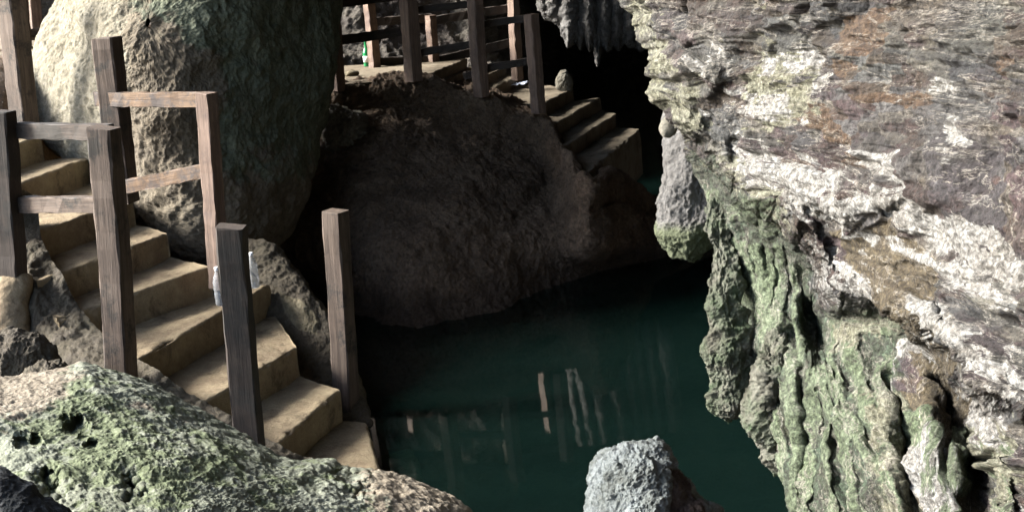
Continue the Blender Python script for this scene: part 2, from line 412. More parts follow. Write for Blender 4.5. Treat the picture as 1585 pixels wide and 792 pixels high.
M_wood_pink = wood_mat('pink_wood', [(.09, .058, .042), (.19, .128, .095), (.28, .195, .15), (.37, .275, .22)], (.08, .055, .045))

def water_mat():
    m = NT('dark_green_water'); v = m.coord()
    t = m.t; fres = m.n('Fresnel', IOR=1.33)
    h = m.noise(m.map(v, (1, 1, 1)), 3, 3, .5)
    b = m.bump(h, .02, .02); t.links.new(b, fres.inputs['Normal'])
    gl = m.n('BsdfGlossy', Roughness=.03, Color=(1, 1, 1, 1), Normal=b)
    df = m.n('BsdfDiffuse', Color=(.0030, .0088, .0074, 1))
    tr = m.n('BsdfTransparent', Color=(.55, .75, .62, 1))
    mx = m.n('MixShader', Fac=.60); t.links.new(tr.outputs[0], mx.inputs[1]); t.links.new(df.outputs[0], mx.inputs[2])
    m2 = m.n('MixShader'); t.links.new(fres.outputs[0], m2.inputs[0]); t.links.new(mx.outputs[0], m2.inputs[1]); t.links.new(gl.outputs[0], m2.inputs[2])
    t.links.new(m2.outputs[0], m.out.inputs['Surface'])
    return m.m
M_water = water_mat()
def plain(name, col, rough=.5, **kw):
    m = NT(name)
    n = m.noise(m.coord(), 40, 5, .6)
    c = m.mix(.35, col, m.mix(1, col, m.ramp(n, [(.3, .6), (.7, 1.3)]), 'MULTIPLY'))
    m.done(c, rough)
    for k, v in kw.items(): m.b.inputs[k].default_value = v
    return m.m

# ------------------------------------------------------------------ the setting: water, cavern floor, ceiling, far walls
def sheet(name, x0, x1, y0, y1, zf, mat, n=160, seed=0, **kw):
    X, Y = np.meshgrid(np.linspace(x0, x1, n), np.linspace(y0, y1, n))
    G = np.stack([X, Y, zf(X, Y)], -1); N = grid_normals(G)
    if kw: G = rough(G, N, seed=seed, **kw)
    return structure(grid_mesh(name, G, mat))
sheet('water', -6, 14, 4.4, 30, lambda x, y: 0 * x, M_water, n=4)
def floor_z(x, y):
    # ledge under the camera, then the bed of the pool; shore rises to the left
    z = 1.05 - 3.6 * sst(y, 3.2, 6.5)
    z = np.maximum(z, -.32 - .9 * sst(x, -1.1, .4) - 2 * sst(y, 7.6, 8.6) - 3 * sst(-y, -6.2, -5.2))
    left = sst(-x, 2.75, 3.7)
    return z * (1 - left) + left * (.85 + .1 * np.clip(y - 5, -3, 5) + .62 * sst(y, 9.9, 10.6) + .9 * sst(-x, 6, 12))
sheet('ground', -14, 14, -8, 30, floor_z, M_bank, n=260, seed=2, amp=1.2)

def ceiling():
    n = 200
    X, Y = np.meshgrid(np.linspace(0, 1, n), np.linspace(-5, 31, n))
    X0 = -1.8 - 6.2 * sst(Y, 4.8, 6.4)                        # unseen roof, shaped for light: cuts the sky over the stairs, open nearer
    X = X0 + (12 - X0) * X
    Z = 4.9 - 1.1 * sst(Y, 9, 14) + .78 * np.clip(-1.2 - X, 0, 20) - .9 * sst(X, 4, 9)
    G = np.stack([X, Y, Z], -1); N = grid_normals(G)
    G = rough(G, -N, seed=7, amp=2.5)
    return structure(grid_mesh('ceiling', G, M_far, flip=True))
ceiling()

def loft_rows(rows, nu, nv):
    R = np.array([catmull(r, nu) for r in rows]); L = np.arange(len(R), dtype=float)
    return catmull_at(R, L, np.linspace(0, len(R) - 1, nv))
def rock_sheet(name, rows, nu, nv, mat, seed=0, zones=None, **kw):
    Q = loft_rows(rows, nu, nv); G = at(Q[..., 0], Q[..., 1], Q[..., 2]); N = grid_normals(G)
    s = (N * (CAM - G)).sum(-1).mean() > 0
    if not s: N = -N
    G = rough(G, N, seed=seed, **kw)
    return grid_mesh(name, G, mat, flip=not s, attrs={k: f(Q[..., 0], Q[..., 1]) for k, f in (zones or {}).items()})

# far cavern wall, closing the view behind the landing and in the dark hollow
rock = rock_sheet('cave_wall', [
    [(-150, y, d0 + 1), (150, y, d0 + .5), (420, y, d0), (560, y, d0), (700, y, d0 + .1), (800, y, d0 + .5), (850, y, d0 + 5), (900, y, d0 + 11), (960, y, d0 + 14), (1150, y, d0 + 15), (1400, y, d0 + 14)]
    for y, d0 in ((-420, 15.6), (-200, 15.6), (-60, 15.5), (40, 15.3), (110, 15.0), (180, 14.8), (320, 14.6))], 420, 240, M_far, seed=21, amp=1.5, f=.8, pit=.03, pit_scale=4)
structure(rock)
# unseen side wall added to stop sun from reaching the dark hollow
def hollow_light_block():
    Y, Z = np.meshgrid(np.linspace(15.2, 31, 120), np.linspace(-1.5, 6.5, 90))
    G = np.stack([-.2 - .12 * (Y - 15), Y, Z], -1); N = grid_normals(G)
    if N[..., 0].mean() < 0: N = -N
    return structure(grid_mesh('cave_wall', rough(G, N, seed=27, amp=2), M_far))
hollow_light_block()
def right_side():
    # the cavern's right side, behind the overhanging wall
    Y, Z = np.meshgrid(np.linspace(-6, 31, 160), np.linspace(-1.5, 6.5, 70))
    G = np.stack([3.6 + .16 * np.clip(Y, 0, 40), Y, Z], -1); N = grid_normals(G)
    if N[..., 0].mean() > 0: N = -N; 
    return structure(grid_mesh('cave_wall', rough(G, N, seed=37, amp=2), M_far, flip=True))
right_side()
def rear_light_block():
    # unseen wall added behind camera to cut fill light; daylight enters on the left
    X, Z = np.meshgrid(np.linspace(-1.8, 12, 140), np.linspace(-1, 6, 60))
    G = np.stack([X, -4.0 - .1 * Z, Z], -1); N = grid_normals(G)
    if N[..., 1].mean() < 0: N = -N
    return structure(grid_mesh('cave_wall', rough(G, N, seed=29, amp=2.5), M_far))
rear_light_block()

# ------------------------------------------------------------------ the big overhanging wall on the right
def right_wall():
    nt, nv = 640, 660
    py = np.linspace(-330, 960, nv)
    sil = np.interp(py, [-330, -120, 0, 60, 100, 150, 180, 215, 260, 300, 350, 400, 500, 600, 680, 740, 800, 960],
                    [900, 945, 972, 997, 1013, 1020, 1038, 1062, 1085, 1100, 1108, 1128, 1160, 1170, 1186, 1222, 1242, 1262])
    base = TPS([(980, -100, 6.6), (1040, 180, 6.5), (1300, -100, 4.9), (1585, -200, 3.6), (1585, 0, 3.7), (1300, 150, 5.0), (1585, 300, 3.6),
                (1450, 360, 4.2), (1200, 280, 5.6), (1120, 250, 6.3), (1585, 600, 3.4), (1750, 300, 3.0), (1750, -200, 3.0), (1750, 800, 2.9),
                (1130, 400, 6.4), (1250, 420, 5.7), (1180, 600, 6.2), (1260, 600, 5.6), (1250, 792, 5.4), (1400, 600, 4.7), (1500, 792, 3.9), (1250, 950, 5.3), (1400, 950, 4.4)])
    nb = 70
    w = np.r_[np.zeros(nb), np.linspace(0, 1, nt - nb) ** 1.25]
    back = np.r_[np.linspace(1, 0, nb, endpoint=False), np.zeros(nt - nb)]
    PX = sil[:, None] + w[None] * (1800 - sil)[:, None] + back[None] * 120
    PY = np.repeat(py[:, None], nt, 1)
    D = base(PX, PY)
    Rr = 42.0                                                   # rounding of the silhouette edge
    wp = np.clip(PX - sil[:, None], 0, Rr)
    edge = (1 - np.sqrt(np.clip(1 - (1 - wp / Rr) ** 2, 0, 1))) * .38
    D = D + np.where(back[None] > 0, .38 + 1.3 * back[None], edge)
    # the shelf: everything under this slanting edge is set back
    lip = np.interp(PX, [1000, 1090, 1150, 1240, 1300, 1380, 1440, 1500, 1600, 1800], [150, 228, 292, 352, 452, 470, 500, 590, 640, 700])
    wob = 16 * fbm(np.stack([PX / 40, PY / 400, 0 * PX], -1).reshape(-1, 3), 3, 70).reshape(PX.shape)
    sd_ = PY - lip + wob
    D += .42 * sst(sd_, -6, 34) * (1 - .75 * sst(sd_, 60, 260))
    D -= .12 * np.exp(-((sd_ + 14) / 22) ** 2)
    D[:, :nb] = np.where(D[:, :nb] < D[:, nb:nb + 1], D[:, nb:nb + 1], D[:, :nb])
    def dent(x, y, rx, ry, a, ang=0):
        ca, sa = math.cos(ang), math.sin(ang); u = (PX - x) * ca + (PY - y) * sa; v = -(PX - x) * sa + (PY - y) * ca
        return a * np.exp(-((u / rx) ** 2 + (v / ry) ** 2) ** 1.5)
    for q in [(1266, 508, 30, 56, .30), (1390, 327, 22, 14, .10), (1397, 413, 32, 7, .06, .1), (1490, 650, 36, 80, .22, -.3), (1412, 710, 22, 80, .25, -.2),
              (1075, 80, 22, 16, .10), (1140, 225, 14, 30, .10), (1255, 700, 14, 90, .14), (1512, 745, 24, 60, .2), (1215, 560, 16, 50, .12),
              (1290, 300, 90, 40, -.1, .3), (1480, 500, 70, 40, -.12, .7), (1400, 420, 60, 30, -.08, .2), (1090, 110, 30, 40, -.1)]:
        D += dent(*q)
    N0 = grid_normals(at(PX, PY, D))
    # traced dripstone ribs and tongues: polyline, half width in px, swell in metres
    ribs = [([(1140, 372), (1150, 430), (1165, 482)], 9, .06), ([(1156, 378), (1165, 430), (1173, 478)], 8, .06), ([(1172, 382), (1178, 430), (1181, 474)], 9, .07), ([(1192, 385), (1189, 430), (1186, 478)], 9, .06), ([(1208, 380), (1203, 440), (1200, 490)], 10, .06),
            ([(1160, 322), (1178, 330), (1192, 345)], 22, .10), ([(1178, 484), (1196, 492), (1208, 505)], 18, .10), ([(1180, 492), (1195, 550), (1205, 592)], 8, .06), ([(1200, 500), (1208, 560), (1222, 602), (1236, 628)], 8, .06), ([(1215, 505), (1224, 560), (1238, 600)], 8, .05), ([(1235, 515), (1236, 618), (1240, 700), (1246, 800)], 10, .07),
            ([(1225, 420), (1232, 470), (1236, 520)], 12, .06), ([(1270, 585), (1288, 590), (1302, 602)], 20, .10), ([(1288, 596), (1313, 640), (1345, 690), (1375, 735), (1391, 800)], 10, .08), ([(1268, 596), (1260, 640), (1257, 690), (1264, 800)], 9, .07), ([(1282, 600), (1285, 660), (1296, 740), (1300, 800)], 9, .07),
            ([(1305, 600), (1330, 640), (1350, 690), (1370, 720)], 8, .06), ([(1315, 660), (1325, 720), (1345, 800)], 10, .07), ([(1302, 500), (1298, 560), (1312, 610)], 12, .07), ([(1325, 500), (1330, 560), (1345, 620)], 12, .06), ([(1382, 570), (1380, 610), (1378, 640)], 22, .14), ([(1490, 680), (1492, 720), (1490, 745)], 22, .13),
            ([(1345, 495), (1363, 500), (1385, 502)], 18, .09), ([(1420, 660), (1440, 720), (1460, 800)], 26, .14), ([(1542, 700), (1558, 750), (1572, 810)], 22, .12), ([(1208, 640), (1212, 690), (1222, 750)], 11, .06), ([(1190, 600), (1192, 640), (1196, 680)], 12, .06), ([(1110, 300), (1112, 340), (1122, 380)], 12, .06), ([(1345, 600), (1352, 650), (1385, 700)], 10, .06)]
    wx, wy = [3.5 * fbm(np.stack([PX / 40 + 7 * q, PY / 40, 0 * PX], -1).reshape(-1, 3), 3, 73 + q).reshape(PX.shape) for q in range(2)]
    RIB = np.zeros_like(D)
    for poly, r_, h_m in ribs:
        Q = catmull([(x, y, 0) for x, y in poly], 14); dd = np.full(PX.shape, 1e9)
        sel = (PX > Q[:, 0].min() - 40) & (PX < Q[:, 0].max() + 40) & (PY > Q[:, 1].min() - 40) & (PY < Q[:, 1].max() + 40)
        x, y = (PX + wx)[sel], (PY + wy)[sel]; dm = np.full(x.shape, 1e9)
        for (x0, y0, _), (x1, y1, _) in zip(Q[:-1], Q[1:]):
            ex, ey = x1 - x0, y1 - y0; t_ = np.clip(((x - x0) * ex + (y - y0) * ey) / (ex * ex + ey * ey + 1e-9), 0, 1)
            dm = np.minimum(dm, np.hypot(x - x0 - t_ * ex, y - y0 - t_ * ey))
        RIB[sel] = np.maximum(RIB[sel], h_m * np.sqrt(np.clip(1 - (dm / r_) ** 2, 0, 1)))
    vis = np.where(back > 0, 0, 1)[None]
    D -= .42 * RIB * vis
    grooves = [([(1222, 515), (1250, 600), (1247, 700), (1254, 800)], 9, .22), ([(1270, 612), (1273, 700), (1279, 800)], 8, .22), ([(1398, 590), (1408, 690), (1414, 800)], 15, .32), ([(1308, 690), (1316, 745), (1326, 800)], 9, .2), ([(1498, 630), (1516, 720), (1526, 800)], 15, .3),
               ([(1240, 440), (1262, 490), (1278, 552)], 17, .25), ([(1203, 600), (1214, 640), (1230, 700)], 9, .2), ([(1150, 372), (1160, 430), (1170, 480)], 4, .05), ([(1166, 382), (1172, 430), (1177, 476)], 4, .05), ([(1184, 386), (1184, 430), (1184, 478)], 4, .05), ([(1200, 386), (1197, 430), (1194, 484)], 4, .05),
               ([(1190, 505), (1202, 560), (1214, 602)], 4, .06), ([(1210, 505), (1217, 560), (1230, 600)], 4, .06), ([(1455, 590), (1470, 640), (1478, 690)], 12, .2), ([(1350, 640), (1366, 720), (1372, 800)], 9, .18), ([(1313, 520), (1318, 570), (1326, 610)], 6, .12), ([(1345, 520), (1356, 570), (1360, 600)], 8, .15), ([(1150, 300), (1165, 312), (1180, 318)], 6, .1), ([(1130, 300), (1140, 360), (1150, 420)], 6, .1)]
    for poly, r_, h_m in grooves:
        Q = catmull([(x, y, 0) for x, y in poly], 14)
        sel = (PX > Q[:, 0].min() - 50) & (PX < Q[:, 0].max() + 50) & (PY > Q[:, 1].min() - 50) & (PY < Q[:, 1].max() + 50)
        x, y = (PX + wx)[sel], (PY + wy)[sel]; dm = np.full(x.shape, 1e9)
        for (x0, y0, _), (x1, y1, _) in zip(Q[:-1], Q[1:]):
            ex, ey = x1 - x0, y1 - y0; t_ = np.clip(((x - x0) * ex + (y - y0) * ey) / (ex * ex + ey * ey + 1e-9), 0, 1)
            dm = np.minimum(dm, np.hypot(x - x0 - t_ * ex, y - y0 - t_ * ey))
        D[sel] += (.3 * h_m * np.exp(-(dm / r_) ** 2 * 1.2)) * np.broadcast_to(vis, D.shape)[sel]
    G = at(PX, PY, D); N = N0
    if (N * (CAM - G)).sum(-1).mean() < 0: N = -N; fl = True
    else: fl = False
    m = .0022                                                   # metres per photo pixel in the flow coordinates
    slope = .07 + .45 * sst(PY - .25 * (PX - 1000), 50, 330)
    V = (PY - slope * (PX - 1250)) * m; U = (PX + slope * (PY - 300)) * m
    hang = sst(sd_, 0, 50) * (1 - sst(PX, 1430, 1560))          # the dripstone under the shelf flows downwards instead
    Ud, Vd = (PX - .22 * (PY - 400)) * m, PY * m
    one = lambda a: a.reshape(-1)
    FL = np.stack([U, V, 0 * U], -1).reshape(-1, 3)
    wv = FL + .05 * np.stack([fbm(FL * 4, 3, 60 + q) for q in range(3)], 1)
    bed = wv * np.array([2.2, 11, 1]); k = fbm(bed, 4, 31, .55)
    saw = (wv[:, 1] * 9 + 1.6 * fbm(FL * np.array([1.5, 4, 1]), 3, 33)); saw = saw - np.floor(saw)
    saw = saw ** 1.6 * (1 - sst(saw, .86, 1.0))
    strat = .024 * k + .010 * (saw - .3) * (.35 + .9 * np.clip(fbm(FL * 2.2, 2, 35) + .5, 0, 1)) + .011 * ridged(wv * np.array([4, 22, 1]), 3, 36)
    blocks, bid = worley(wv * np.array([2.6, 5.5, 1]) + .35 * np.stack([fbm(FL * 9, 2, 80 + q) for q in range(3)], 1), 37)
    strat += .075 * (bid - .5) * sst(.66 - blocks, 0, .3)
    FD = np.stack([one(Ud), one(Vd), 0 * one(Ud)], -1)
    wd = FD + .03 * np.stack([fbm(FD * 3, 2, 50 + q) for q in range(3)], 1)
    drip = .016 * ridged(wd * np.array([8, .7, 1]), 2, 41, .5) + .012 * ridged(wd * np.array([24, 1.5, 1]), 2, 43, .6) + .012 * fbm(FD * 9, 5, 44, .68)
    h_ = one(hang)
    d = strat * (1 - h_) + drip * h_
    p = G.reshape(-1, 3)
    d += .045 * fbm(p * 3, 3, 46) + (.016 - .002 * h_) * fbm(p * 11, 5, 47, .62) - (1 - .85 * h_) * (.02 * pits(p, 8, .35, 48) + .01 * pits(p, 22, .3, 49))
    smooth = poly_mask(PX, PY, [(1290, 372), (1380, 360), (1440, 395), (1425, 450), (1380, 455), (1310, 420)], 14)
    d *= 1 - .6 * one(smooth)
    G = G + N * d.reshape(PX.shape)[..., None]
    jit = 22 * np.stack([fbm(FL * 5, 4, 90 + q, .6).reshape(PX.shape) for q in range(2)], -1)
    X, Y = PX + jit[..., 0], PY + jit[..., 1]
    def zone(polys, soft=9): return np.clip(sum(poly_mask(X, Y, q, soft) for q in polys), 0, 1)
    white = zone([[(1100, 65), (1130, 70), (1124, 110), (1132, 160), (1100, 160), (1110, 110)], [(1060, 95), (1095, 110), (1090, 130), (1060, 122)], [(1170, 85), (1195, 90), (1190, 110), (1172, 108)], [(1215, 175), (1262, 180), (1255, 205), (1225, 200)], [(1140, 130), (1200, 150), (1230, 170), (1180, 175), (1150, 160)],
                  [(1085, 188), (1150, 195), (1190, 228), (1290, 268), (1385, 300), (1375, 345), (1335, 350), (1450, 400), (1420, 400), (1300, 362), (1250, 345), (1200, 305), (1150, 262), (1110, 232)],
                  [(1380, 268), (1450, 330), (1500, 338), (1600, 395), (1600, 445), (1500, 405), (1430, 372), (1390, 330)],
                  [(1420, 460), (1470, 470), (1500, 510), (1560, 530), (1600, 580), (1600, 640), (1540, 610), (1490, 570), (1450, 520)],
                  [(1453, 105), (1475, 130), (1492, 180), (1510, 230), (1494, 234), (1476, 200), (1460, 160)], [(1265, 128), (1302, 118), (1300, 145), (1262, 150)], [(1345, 245), (1400, 232), (1420, 275), (1380, 275)],
                  [(1255, 375), (1300, 400), (1370, 440), (1330, 468), (1270, 450), (1250, 410)], [(1400, 505), (1440, 520), (1445, 560), (1405, 550)], [(1400, 345), (1500, 372), (1600, 440), (1600, 500), (1520, 470), (1450, 425)], [(1150, 60), (1250, 95), (1240, 120), (1160, 100)], [(1300, 205), (1400, 225), (1390, 250), (1300, 230)], [(1480, 590), (1560, 640), (1585, 720), (1520, 680)], [(1400, 700), (1450, 690), (1470, 780), (1430, 800)]], 24)
    cream = zone([[(900, -330), (1000, -330), (1020, 0), (1032, 60), (1070, 130), (1105, 195), (1050, 215), (1030, 170), (1008, 100), (960, 0)], [(985, 0), (1010, 40), (1025, 120), (1040, 180), (1015, 150), (1000, 80)],
                  [(1120, 230), (1180, 250), (1240, 320), (1220, 350), (1150, 290), (1100, 260)], [(1280, 480), (1340, 470), (1400, 500), (1400, 530), (1300, 540)],
                  [(1130, 50), (1260, 90), (1280, 180), (1180, 200), (1130, 150)], [(1500, 640), (1585, 660), (1600, 800), (1540, 800)], [(1340, 600), (1420, 600), (1440, 800), (1360, 800)]], 40) * .75
    rust = zone([[(1305, 20), (1385, 12), (1380, 65), (1335, 82), (1308, 75)], [(1310, 90), (1342, 95), (1330, 122), (1303, 116)], [(1330, 148), (1455, 160), (1450, 180), (1340, 170)],
                 [(1550, 80), (1580, 90), (1575, 125), (1550, 110)], [(1290, 160), (1200, 150), (1250, 200), (1330, 240), (1330, 220)], [(1320, 245), (1360, 235), (1350, 260), (1310, 262)]], 8)
    olive = zone([[(1290, 370), (1380, 355), (1445, 395), (1425, 455), (1455, 520), (1475, 590), (1445, 610), (1400, 500), (1330, 430)], [(1230, 700), (1300, 690), (1290, 800), (1240, 800)],
                  [(1400, 600), (1500, 600), (1530, 800), (1400, 800)]], 16)
    green = zone([[(1070, 215), (1150, 278), (1235, 345), (1260, 440), (1300, 480), (1400, 540), (1440, 700), (1420, 850), (1240, 850), (1180, 640), (1120, 480), (1080, 350)],
                  [(1300, 460), (1420, 480), (1400, 620), (1320, 600)]], 14)
    ne = 150                                                    # beyond the picture the wall runs on past the camera's right side
    s_ = np.linspace(0, 1, ne + 1)[1:]
    E = G[:, -1:] + s_[None, :, None] * np.array([1.6, -7.5, 0]) + np.array([0, 0, 1.0]) * (s_[None, :, None] * .2)
    q_ = E.reshape(-1, 3); E = E - np.array([1.0, .25, 0]) * ((.16 * fbm(q_ * 2, 4, 95, .6)).reshape(E.shape[:2]) * np.minimum(1, s_ * 12)[None])[..., None]
    G = np.concatenate([G, E], 1)
    ext = lambda A: np.concatenate([A, np.repeat(A[:, -1:], ne, 1) + s_[None] * 0], 1)
    white, cream, rust, olive, green, RIB = [ext(A) for A in (white, cream, rust, olive, green, RIB)]
    U = np.concatenate([U, U[:, -1:] + s_[None] * 7.5], 1); V, Ud, Vd = ext(V), ext(Ud), ext(Vd)
    h_ = one(ext(hang)); p = G.reshape(-1, 3)
    flow = np.stack([one(U) * (1 - h_) + one(Vd) * h_ , one(V) * (1 - h_) + one(Ud) * h_, p[:, 1] * .3], 1)
    o = grid_mesh('cave_wall', G, M_wall, flip=fl, attrs=dict(white=white * .74, cream=cream * .9, rust=rust, olive=olive, green=green * .75, rib=np.clip(RIB / .07, 0, 1) * .9), uv=flow)
    return tag(o, 'huge overhanging cave wall with mauve, rust and white bands above green dripstone', 'rock wall')
right_wall()

# hanging stalactites beside the wall
ones = lambda x, y: np.ones_like(x)
tag(rock_tube('stalactite', [(1100, 90, 7.7, 40), (1096, 150, 7.6, 48), (1084, 210, 7.5, 48), (1076, 270, 7.4, 51), (1070, 330, 7.4, 51), (1066, 362, 7.4, 47), (1066, 388, 7.4, 30), (1068, 402, 7.4, 8), (1068, 405, 7.4, .3)],
              M_stal, seed=5, n_t=220, n_r=260, amp=.8, pit=.02, zones={'green': lambda x, y: sst(y, 290, 380) * .8}),
    'broad grey stalactite lobe hanging at the dark edge beside the overhang', 'stalactite')
tag(rock_tube('stalactite', [(1135, 270, 6.9, 8), (1112, 320, 6.8, 22), (1110, 352, 6.75, 27), (1116, 390, 6.7, 24), (1119, 440, 6.65, 31), (1128, 490, 6.6, 28), (1128, 540, 6.6, 36), (1131, 585, 6.6, 28), (1129, 618, 6.6, 31), (1124, 640, 6.6, 20), (1128, 650, 6.6, 9), (1128, 658, 6.6, .5)],
              M_moss, seed=9, n_t=340, n_r=260, amp=.9, ridge=.9, fine=1.0, flute=.10, flute_n=5, pit=.03, pit_scale=9, zones={'green': lambda x, y: .5 + 0 * x}),
    'long dark mossy stalactite with crumbly tip hanging just above the green water', 'stalactite')
tag(rock_tube('stalactite', [(1206, 500, 6.35, 12), (1196, 550, 6.25, 24), (1188, 590, 6.2, 21), (1184, 625, 6.2, 23), (1196, 655, 6.2, 30), (1206, 690, 6.2, 24), (1212, 715, 6.2, 22), (1222, 738, 6.2, 10), (1224, 745, 6.2, .5)],
              M_moss, seed=13, n_t=200, n_r=220, amp=.9, ridge=.9, fine=1.0, flute=.14, flute_n=4, pit=.035, pit_scale=9, zones={'green': lambda x, y: .45 + 0 * x}),
    'short lumpy brown stalactite between the long stalactite and the wall foot', 'stalactite')
tag(rock_tube('stalactite', [(1036, 185, 7.0, 1), (1034, 192, 7.0, 7), (1033, 199, 7.0, 8), (1033, 205, 7.0, 5), (1033, 208, 7.0, .3)],
              M_pale, seed=15, n_t=40, n_r=40, amp=.3), 'tiny pale knob of dripstone under the edge of the overhang', 'stalactite')

# stalactite curtain over the dark hollow
def curtain():
    nx, nr = 420, 150
    px = np.linspace(832, 1010, nx)
    bot = np.interp(px, [832, 845, 858, 868, 880, 892, 899, 905, 912, 919, 925, 931, 940, 950, 958, 966, 975, 984, 992, 1010],
                    [5, 28, 30, 42, 72, 62, 78, 62, 82, 76, 104, 74, 80, 70, 79, 66, 74, 72, 80, 60])
    ph = np.linspace(0, 1, nr)
    col = np.abs(np.sin(px / 7.5 + .8 * np.sin(px / 19))) ** .7 * .10 + .05 * np.sin(px / 27)
    G = np.empty((nr, nx, 3))
    for i, t in enumerate(ph):
        front = t < .7; s = t / .7 if front else (1 - t) / .3
        y = -130 + (bot + 130) * np.sin(s * np.pi / 2) ** .9
        thick = .30 * np.clip(1 - s ** 3, 0, 1)
        d = 14.2 - (thick + col * np.clip(1 - s ** 4, .1, 1) if front else -thick)
        G[i] = at(px, y, d + .25 * (1 - s))
    N = grid_normals(G)
    c = G.mean((0, 1)); s = (N * (CAM - G))[:int(nr * .6)].sum(-1).mean() > 0
    if not s: N = -N
    G = rough(G, N, seed=19, amp=.7, coarse=.5)
    o = grid_mesh('stalactite_curtain', G, M_stal, flip=not s, attrs={'green': np.zeros((nr, nx))})
    tag(o, 'row of fused pale grey stalactites hanging over the dark hollow', 'stalactites')
curtain()

# ------------------------------------------------------------------ the boulder and the rock bank under the landing
def moss_boulder(x, y):
    return np.clip(.6 * np.exp(-(((x - 260) / 110) ** 2 + ((y - 10) / 60) ** 2)) + .75 * sst(x, 230, 420) * (1 - sst(y, 200, 400)), 0, 1)
tag(rock_polar('boulder', [(185, -330), (140, -120), (98, -20), (75, 30), (55, 80), (40, 130), (38, 180), (60, 215), (120, 260), (200, 330), (270, 400), (330, 420), (395, 405), (440, 360), (474, 305), (490, 258), (498, 200), (505, 150), (518, 80), (530, 20), (532, -80), (520, -220), (470, -420), (330, -500)],
               (230, 40), TPS([(50, 150, 11.1), (90, -100, 11.3), (180, 60, 10.15), (250, 60, 10.05), (330, 20, 10.15), (300, 380, 9.7), (480, 250, 10.6), (530, 0, 11.1), (300, -450, 10.6)]), .45, 1.9, M_boulder, n_t=760, n_r=520, seed=3,
               zones={'moss': moss_boulder, 'pale': lambda x, y: .85 * (1 - sst(x, 130, 270))}, amp=.8, ridge=.55, fine=.8, pit=.016, pit_scale=11, share=.35),  # pale zone brightens the sunlit left side by colour
    'huge boulder with pale lit edge and dark mossy face beside the stairs', 'boulder')

# embankment
cols = [(330, [(150, 12.6), (260, 12.0), (380, 11.6), (440, None), (520, 11.0)]), (430, [(138, 12.4), (250, 11.7), (380, 11.2), (448, None), (530, 10.9)]),
        (510, [(139, 12.25), (230, 11.5), (370, 10.9), (470, None), (560, 10.3)]), (580, [(126, 12.2), (220, 11.4), (370, 10.5), (496, None), (600, 9.7)]),
        (645, [(120, 12.15), (220, 11.4), (370, 10.45), (506, None), (610, 9.5)]), (720, [(138, 12.1), (230, 11.4), (370, 10.6), (492, None), (600, 9.8)]),
        (790, [(160, 12.1), (240, 11.5), (370, 10.85), (472, None), (580, 10.2)]), (845, [(188, 12.0), (275, 11.5), (370, 11.0), (448, None), (560, 10.4)]),
        (880, [(240, 11.2), (310, 11.05), (372, 10.9), (436, None), (550, 10.5)]), (912, [(278, 10.55), (330, 10.5), (375, 10.6), (426, None), (540, 10.6)]), (950, [(268, 11.3), (318, 11.0), (378, 10.9), (415, None), (520, 10.8)]),
        (985, [(292, 12.0), (325, 11.6), (378, 11.2), (405, None), (500, 11)]), (1015, [(318, 12.3), (340, 11.9), (378, 11.5), (400, None), (495, 11.2)]), (1045, [(325, 12.3), (345, 11.9), (375, 11.5), (393, None), (490, 11.3)]), (1130, [(340, 12.6), (352, 12.4), (365, 12.2), (376, None), (470, 12)])]
rows = []
for x, c in cols:
    r = [(x, c[0][0] - 4, c[0][1] + 1.3), (x, c[0][0], c[0][1] + .25), (x, c[0][0] + 6, c[0][1])]
    r += [(x, c[0][0] + 55, c[0][1] - .06)]
    r += [(x, y + (30 if k == 0 and x < 880 else 0), d if d else dz(x, y, 0)) for k, (y, d) in enumerate(c[1:])]
    rows.append(r)
tag(rock_sheet('rock_bank', rows, 360, 560, M_bank, seed=12, amp=.9, coarse=1.0, ridge=.85, fine=1.1, pit=.012, pit_scale=6, share=.25), 'broad dark brown rock bank dropping from the upper landing to the pool', 'rock bank')

tag(rock_tube('stalagmite', [(548, 310, 11.4, 40), (545, 262, 11.7, 36), (535, 225, 11.9, 32), (530, 200, 11.95, 34), (527, 182, 11.95, 28), (524, 172, 11.95, 14), (523, 168, 11.95, .4)], M_pale, seed=23, amp=.9, ridge=1.5, pit=.02),
    'pale knobbly stalagmite standing out of the bank right of the boulder', 'stalagmite')

